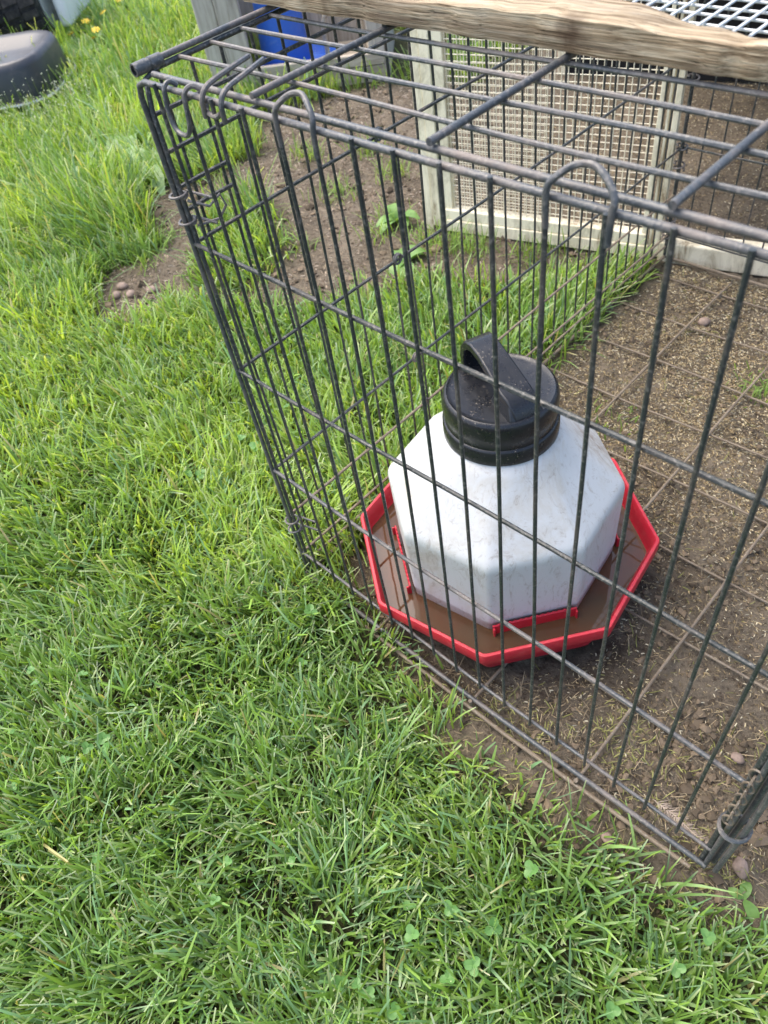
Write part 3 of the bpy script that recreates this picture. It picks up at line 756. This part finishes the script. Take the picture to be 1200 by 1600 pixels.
# isolated tufts on the bare ground
cl = [(-.95, 1.25), (-1.15, 1.32), (-1.3, 1.2), (-.74, 1.02), (-1.02, 1.05), (-.9, .78), (-1.3, .55), (.396, .907), (.43, .93), (.212, .661), (-.70, .93), (-.55, .98), (-.45, 1.02), (-.3, 1.08), (-1.22, .47), (-.12, 1.10), (-.2, 1.03)]
X_, Y_ = [], []
for cx, cy in cl:
    q = int(RNG.integers(40, 110)); X_.append(RNG.normal(cx, .035, q)); Y_.append(RNG.normal(cy, .03, q))
x = np.concatenate(X_); y = np.concatenate(Y_); n = len(x); t_ = np.array([.22, .35, .08]) * RNG.uniform(.7, 1.3, (n, 1))
hh = RNG.uniform(.03, .08, n) * np.where((x > .1), .45, 1)
parts.append(blades(x, y, ground_h(x, y) - .002, hh, RNG.uniform(.002, .004, n), RNG.uniform(0, 6.28, n), np.abs(RNG.normal(.4, .3, n)), RNG.uniform(.2, 1.0, n), t_, t_ * .7, .3))
def joinp(parts):
    off = 0; V, Q, C_ = [], [], []
    for v, q, c_ in parts: V.append(v); Q.append(q + off); C_.append(c_); off += len(v)
    return np.concatenate(V), np.concatenate(Q), np.concatenate(C_)
v, q, c_ = joinp(parts)
print('blades quads', len(q))
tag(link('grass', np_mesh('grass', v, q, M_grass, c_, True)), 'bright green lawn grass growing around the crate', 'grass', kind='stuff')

# ------------------------------------------------------------------ litter on the soil
CAGE = [(.03, .0), (.8, .0), (1.0, .2), (1.0, 1.3), (.03, 1.22)]
RUNP = [(-.55, 1.12), (1.05, 1.56), (.7, 2.8), (-.85, 2.3)]
def chips(poly, dens, name, cols, L0, L1, label):
    x, y = sample(poly, dens, dens(np.array([.4]), np.array([.6])).max() * 1.6)
    k = (np.hypot(x - WC[0], y - WC[1]) > .22); x, y = x[k], y[k]; n = len(x)
    a = RNG.uniform(0, 6.28, n); L = RNG.uniform(L0, L1, n); w = L * RNG.uniform(.18, .5, n); tz = RNG.normal(0, .35, n); z = ground_h(x, y) + .0012
    u = np.stack([np.cos(a) * np.cos(tz), np.sin(a) * np.cos(tz), np.sin(tz)], -1) * (L / 2)[:, None]
    s_ = np.stack([-np.sin(a), np.cos(a), RNG.normal(0, .2, n)], -1) * (w / 2)[:, None]
    c0 = np.stack([x, y, z], -1); up = np.array([0, 0, .0009])
    V = np.stack([c0 - u - s_ * .6, c0 + u - s_ * .4, c0 + u + s_ * .4, c0 - u + s_ * .6, c0 - u * .5 + up * 1.6, c0 + u * .5 + up * 1.6], 1).reshape(-1, 3)
    b_ = (np.arange(n) * 6)[:, None]
    Q = np.concatenate([b_ + np.array(i) for i in ((0, 1, 5, 4), (2, 3, 4, 5), (3, 0, 4, 4), (1, 2, 5, 5))][:2], 1).reshape(-1, 4)
    cc = np.array(cols)[RNG.integers(0, len(cols), n)] * RNG.uniform(.7, 1.2, (n, 1))
    o = link(name, np_mesh(name, V, Q, M_chip, np.repeat(cc, 6, 0), False)); tag(o, label, 'litter', kind='stuff')
gcol = [(.46, .36, .20), (.56, .47, .29), (.34, .26, .14), (.66, .59, .42), (.24, .18, .10)]
conc = lambda x, y: 60000 * np.clip(.28 + 1.5 * (y > .3) * np.clip((y - .25) * 2.2, 0, 1) * (fbm(x * 6, y * 6, 3, 55) * 1.6 - .2), .1, 1.5)
chips(CAGE, conc, 'grain_litter', gcol, .0024, .0082, 'pale grain husks scattered on the soil inside the crate')
chips(RUNP, lambda x, y: 9000 + 0 * x, 'grain_litter', gcol, .003, .008, 'pale grain husks scattered on the soil in the run')
chips(DIRT1, lambda x, y: 6500 + 0 * x, 'bark_litter', [(.24, .18, .13), (.33, .26, .19), (.15, .11, .08), (.45, .38, .30)], .004, .018, 'brown bark chips strewn over the dirt patch')
# dry straw strands
def straw(poly, dens, h0, h1, label):
    x, y = sample(poly, lambda a_, b_: dens + 0 * a_, dens); k = np.hypot(x - WC[0], y - WC[1]) > .21; x, y = x[k], y[k]; n = len(x)
    t_ = np.array([.27, .215, .135]) * RNG.uniform(.35, 1.4, (n, 1)); t_ = np.where(RNG.random((n, 1)) < .14, np.array([.19, .20, .05]), t_)
    return blades(x, y, ground_h(x, y) + .001, RNG.uniform(h0, h1, n), RNG.uniform(.0007, .0017, n), RNG.uniform(0, 6.28, n), RNG.uniform(1.2, 1.58, n), RNG.normal(0, .9, n), t_, t_, .5)
FRONT = [(.22, -.03), (.30, -.075), (.42, -.12), (.66, -.105), (.80, -.09), (.88, -.01), (.86, .32), (.30, .02)]
def stubs(poly, dens):
    x, y = sample(poly, lambda a_, b_: dens * np.clip(fbm(a_ * 14, b_ * 14, 2, 71) * 3 - .9, 0, 1), dens); k = np.hypot(x - WC[0], y - WC[1]) > .25; x, y = x[k], y[k]; n = len(x)
    t_ = np.array([.33, .33, .11]) * RNG.uniform(.5, 1.2, (n, 1))
    return blades(x, y, ground_h(x, y) - .001, RNG.uniform(.006, .022, n), RNG.uniform(.001, .0022, n), RNG.uniform(0, 6.28, n), np.abs(RNG.normal(.7, .4, n)), RNG.uniform(.2, 1.0, n), t_, t_ * .7, .4)
v, q, c_ = joinp([stubs(FRONT, 20000), stubs(CAGE, 900), straw(CAGE, 3000, .008, .03, ''), straw(FRONT, 9000, .008, .026, ''), straw(DIRT1, 420, .02, .06, '')])
tag(link('dry_straw', np_mesh('dry_straw', v, q, M_dry, c_, True)), 'dry straw strands lying on the soil round the crate base', 'straw', kind='stuff')
# soil crumbs
ico = [(0, 0, 1), (.894, 0, .447), (.276, .851, .447), (-.724, .526, .447), (-.724, -.526, .447), (.276, -.851, .447), (.724, .526, -.447), (-.276, .851, -.447), (-.894, 0, -.447), (-.276, -.851, -.447), (.724, -.526, -.447), (0, 0, -1)]
icf = [(0, 1, 2), (0, 2, 3), (0, 3, 4), (0, 4, 5), (0, 5, 1), (1, 6, 2), (2, 7, 3), (3, 8, 4), (4, 9, 5), (5, 10, 1), (2, 6, 7), (3, 7, 8), (4, 8, 9), (5, 9, 10), (1, 10, 6), (6, 11, 7), (7, 11, 8), (8, 11, 9), (9, 11, 10), (10, 11, 6)]
def crumbs(polys):
    X_, Y_, S_ = [], [], []
    for poly, dn, s0, s1 in polys:
        x, y = sample(poly, lambda a_, b_: dn * np.clip(fbm(a_ * 9, b_ * 9, 2, 61) * 2.4 - .5, .05, 1), dn); X_.append(x); Y_.append(y); S_.append(s0 + (s1 - s0) * RNG.random(len(x)) ** 3.2)
    x = np.concatenate(X_); y = np.concatenate(Y_); sz = np.concatenate(S_); k = np.hypot(x - WC[0], y - WC[1]) > .225; x, y, sz = x[k], y[k], sz[k]; n = len(x)
    I = np.array(ico)[None] * (1 + RNG.normal(0, .30, (n, 12, 1))) * sz[:, None, None] * np.stack([RNG.uniform(.7, 1.3, n), RNG.uniform(.7, 1.3, n), RNG.uniform(.5, .9, n)], -1)[:, None, :]
    V = I + np.stack([x, y, ground_h(x, y) + sz * .25], -1)[:, None, :]
    F = (np.arange(n)[:, None, None] * 12 + np.array(icf)[None]).reshape(-1, 3)
    cc = np.array([.115, .088, .060]) * RNG.uniform(.55, 1.55, (n, 1))
    tag(link('soil_crumbs', np_mesh('soil_crumbs', V.reshape(-1, 3), F, M_chip, np.repeat(cc, 12, 0), False)), 'dark soil crumbs on the bare earth round the crate', 'soil', kind='stuff')
crumbs([(FRONT, 24000, .001, .0075), (CAGE, 9000, .0009, .0065), (DIRT1, 1600, .002, .014), ([(.72, -.05), (1.0, .0), (1.0, .4), (.76, .3)], 9000, .0015, .012)])

# ------------------------------------------------------------------ small single things
def pebble(x, y, sz, label, mt=M_stone, flat=.6):
    mb = MB(); V = []; F = []
    nu, nv = 12, 7; ph = random.uniform(0, 6)
    rings = []
    for i in range(nv):
        th = math.pi * (i + .5) / nv
        rings.append([(sz * math.sin(th) * math.cos(2 * math.pi * j / nu) * (1 + .14 * math.sin(2 * j * 2 * math.pi / nu + ph)), .78 * sz * math.sin(th) * math.sin(2 * math.pi * j / nu) * (1 + .1 * math.cos(3 * j * 2 * math.pi / nu + ph)), -sz * flat * math.cos(th)) for j in range(nu)])
    o = mb.loft(rings).build('pebble', mt, None, angle=80)
    o.location = (x, y, float(ground_h(x, y)) + sz * flat * .55); o.rotation_euler = (0, 0, ph)
    tag(o, label, 'stone'); return o
pebble(.647, -.045, .0095, 'small round pink pebble between lawn and crate base')
pebble(.722, .165, .010, 'brown earthy stone inside the crate near its corner post')
pebble(.792, .035, .013, 'flat brown stone outside the crate corner post')
for (x, y) in ((-1.17, .325), (-1.13, .350), (-1.19, .36), (-1.10, .40)):
    o = pebble(x, y, .017, 'smooth pinkish pebble on the bare patch beside tall grass'); o['group'] = 'pebbles on the bare patch'
pebble(.20, 1.045, .016, 'round reddish stone on the soil near the run base board')

# feather
FE = MB().tube([(0, 0, .002), (.03, .002, .004), (.07, .0, .003), (.10, -.004, .001)], [.0009, .0008, .0006, .0003], 5).build('feather', M_feather)
FE.location = (.664, .040, float(ground_h(.69, .035)) + .004); FE.rotation_euler = (.15, .05, R_(-4))
tag(FE, 'small cream feather lying on the soil inside the crate rail', 'feather')
va = MB()
for i in range(58):
    if random.random() < .12: continue
    t = i / 57; x0 = .006 + .088 * t + random.uniform(-.001, .001); L = (.021 - .010 * t) * (.55 + .6 * random.random())
    for sg in (1, -1):
        a_ = R_(50 - 20 * t + random.uniform(-9, 9)) ; dx, dy = L * math.cos(a_), sg * L * math.sin(a_) * (.75 if sg < 0 else 1)
        z0 = .0035; dz = random.uniform(-.001, .003)
        va.add([(x0, 0, z0), (x0 + .0012, 0, z0), (x0 + .0003 + dx, dy, z0 + dz), (x0 + dx, dy, z0 + dz)], [(0, 1, 2, 3)])
va.build('vane', M_feather, FE, smooth=False)

def leaf_mesh(name, L, wd, mt, fold=.25, curl=.5, wavy=.0, n=7):
    V = []; F = []
    for i in range(n + 1):
        t = i / n; ww = wd * (math.sin(math.pi * min(1, t * .92 + .06)) ** .8) * .5 + .0004
        xx = L * t * math.cos(curl * t * .5); zz = L * t * math.sin(.75 - curl * t)
        wv = wavy * math.sin(t * 19)
        V += [(xx, -ww + wv, zz + fold * ww), (xx, 0, zz), (xx, ww + wv, zz + fold * ww)]
    for i in range(n):
        for j in (0, 1): F.append((i * 3 + j, i * 3 + j + 1, i * 3 + j + 4, i * 3 + j + 3))
    return MB().add(V, F).mesh(name, mt)
LV = [leaf_mesh('leaf', .13, .055, M_leaf, .3, 1.0, .003), leaf_mesh('leaf', .17, .06, M_paleleaf, .3, 1.2, .004), leaf_mesh('leaf', .085, .042, M_leaf, .25, .9)]
def plant(name, x, y, nl, kind, sc, label, cat, group=None):
    o = tag(empty(name, (x, y, float(ground_h(x, y))), random.uniform(0, 6)), label, cat, group)
    for i in range(nl):
        c = link('leaf', LV[kind], o); c.rotation_euler = (random.uniform(-.15, .15), random.uniform(-.5, .25), i * 2.4 + random.uniform(-.4, .4)); s_ = sc * random.uniform(.7, 1.15); c.scale = (s_, s_, s_)
    return o
plant('leafy_weed', -.721, 1.021, 8, 2, .9, 'bright leafy weed sprouting at the foot of the mesh panel stile', 'weed')
plant('leafy_weed', -.565, .878, 6, 2, 1.0, 'round-leaved weed growing on dirt outside the crate side', 'weed')
for x, y in ((-2.5, 1.17), (-1.97, .71), (-1.80, .74), (-2.25, .92), (-2.35, 1.3), (-2.0, .95), (-2.75, 1.25), (-1.72, .85)):
    plant('dock_plant', x, y, 8, 1, 1.2, 'pale broad-leaved dock plant among the long grass', 'weed', 'dock plants in the long grass')
for x, y in ((-3.28, 1.36), (-3.10, 1.62), (-3.45, 1.78), (-3.75, 2.05), (-3.3, 1.9), (-3.9, 2.3), (-3.15, 1.45), (-3.6, 1.9)):
    plant('broadleaf_weed', x, y, 10, 0, 1.9, 'dark green broad-leaved weed growing beside the mower wheel', 'weed', 'weeds beside the mower')
plant('dandelion_plant', .812, .005, 3, 2, .38, 'small upright dandelion leaf by the crate corner post', 'weed')
head = MB()
for k in range(26):
    a_ = k * 2.4; r0 = .004 + .014 * (k % 3) / 2; head.add([(r0 * .2 * math.cos(a_), r0 * .2 * math.sin(a_), .0), (r0 * math.cos(a_ - .2) + .004 * math.cos(a_), r0 * math.sin(a_ - .2) + .004 * math.sin(a_), .007 - .002 * (k % 3)), (r0 * math.cos(a_ + .2) + .004 * math.cos(a_), r0 * math.sin(a_ + .2) + .004 * math.sin(a_), .007 - .002 * (k % 3)), (0, 0, .006)], [(0, 1, 2), (1, 2, 3)])
head = head.mesh('flower_head', M_yellow, False)
stemm = MB().tube([(0, 0, 0), (.006, .002, .07), (.004, 0, .135)], .0018, 5).mesh('stem', M_stem)
for x, y in ((-3.20, 1.51), (-2.92, 1.39), (-3.10, 1.38), (-3.22, 1.63), (-3.01, 1.45), (-3.35, 1.80)):
    o = tag(link('dandelion', None), 'yellow dandelion flower above the weeds near the mower', 'flower', 'dandelions near the mower')
    o.location = (x, y, float(ground_h(x, y))); o.rotation_euler = (0, 0, random.uniform(0, 6)); link('stem', stemm, o); h_ = link('flower_head', head, o); h_.location = (.004, 0, .134); h_.rotation_euler = (.3, .2, 0)
    o.scale = (.95,) * 3
# clover in the lawn
lf = MB(); V = [(0, 0, 0)]; n = 12
for i in range(n + 1):
    t = -1 + 2 * i / n; a_ = t * 2.3; rr_ = .0085
    V.append((.0078 + rr_ * math.cos(a_), rr_ * .95 * math.sin(a_), .002 + .0022 * abs(math.sin(a_))))
V.append((.012, 0, .0008)); F = [(0, 1, n + 2)] + [(i, i + 1, n + 2) for i in range(1, n + 1)] + [(n + 1, 0, n + 2)]
lf = lf.add(V, F).mesh('leaflet', M_clover)
cst = MB().tube([(.012, .0, -.075), (.005, .0, -.03), (0, 0, 0)], .0008, 5).mesh('stem', M_stem)
cs = [(-.12, -.522), (-.082, -.455), (-.039, -.559), (.02, -.606), (.539, -.392), (.575, -.38), (.599, -.315), (.605, -.237), (.553, -.255), (.613, -.285), (.513, -.29), (.319, -.452), (.523, -.393)]
for k in range(34): cs.append(tuple(np.array(random.choice(((-.09, -.49), (-.05, -.55), (.56, -.36), (.60, -.28), (.22, -.40), (.05, -.12), (-.3, .1), (.80, -.16)))) + RNG.normal(0, .06, 2)))
for x, y in cs:
    x, y = float(x), float(y)
    if dirt_mask(np.array([x]), np.array([y]))[0] or y > -.03 and x > -.02: continue
    o = tag(link('clover', None), 'small three-leaved clover poking out of the lawn', 'clover', 'clovers in the lawn')
    o.location = (x, y, float(ground_h(x, y)) + random.uniform(.040, .062)); o.rotation_euler = (random.uniform(-.55, .55), random.uniform(-.55, .55), random.uniform(0, 6)); s_ = random.uniform(.45, .8); o.scale = (s_, s_, s_)
    link('stem', cst, o)
    for k in range(3): c = link('leaflet', lf, o); c.rotation_euler = (0, random.uniform(-.35, .1), k * 2.094 + random.uniform(-.15, .15))
# tiny pale seed heads in the weeds by the mower
n = 380; x = RNG.normal(-2.55, .22, n); y = RNG.normal(.90, .13, n); z = ground_h(x, y) + RNG.uniform(.06, .15, n)
I = np.array([(1, 0, 0), (-1, 0, 0), (0, 1, 0), (0, -1, 0), (0, 0, 1), (0, 0, -1)])[None] * RNG.uniform(.0015, .0034, (n, 1, 1)) + np.stack([x, y, z], -1)[:, None]
F = (np.arange(n)[:, None, None] * 6 + np.array([(0, 2, 4), (2, 1, 4), (1, 3, 4), (3, 0, 4), (2, 0, 5), (1, 2, 5), (3, 1, 5), (0, 3, 5)])[None]).reshape(-1, 3)
Vs = I.reshape(-1, 3); Cs = np.tile(np.array([.55, .56, .42]), (len(Vs), 1))
me = np_mesh('seed_heads', Vs, F, M_chip, Cs, False); tag(link('seed_heads', me), 'tiny pale seed heads on thin stalks beside the mower deck', 'seed heads', kind='stuff')
v, q, c_ = blades(x, y, ground_h(x, y), z - ground_h(x, y), np.full(n, .0012), RNG.uniform(0, 6, n), np.zeros(n), np.zeros(n), np.tile([.14, .22, .06], (n, 1)), np.tile([.10, .16, .04], (n, 1)), .6)
tag(link('seed_stalks', np_mesh('seed_stalks', v, q, M_grass, c_)), 'thin upright weed stalks beside the mower deck', 'weed', kind='stuff')
S.render.resolution_x = 768; S.render.resolution_y = 1024
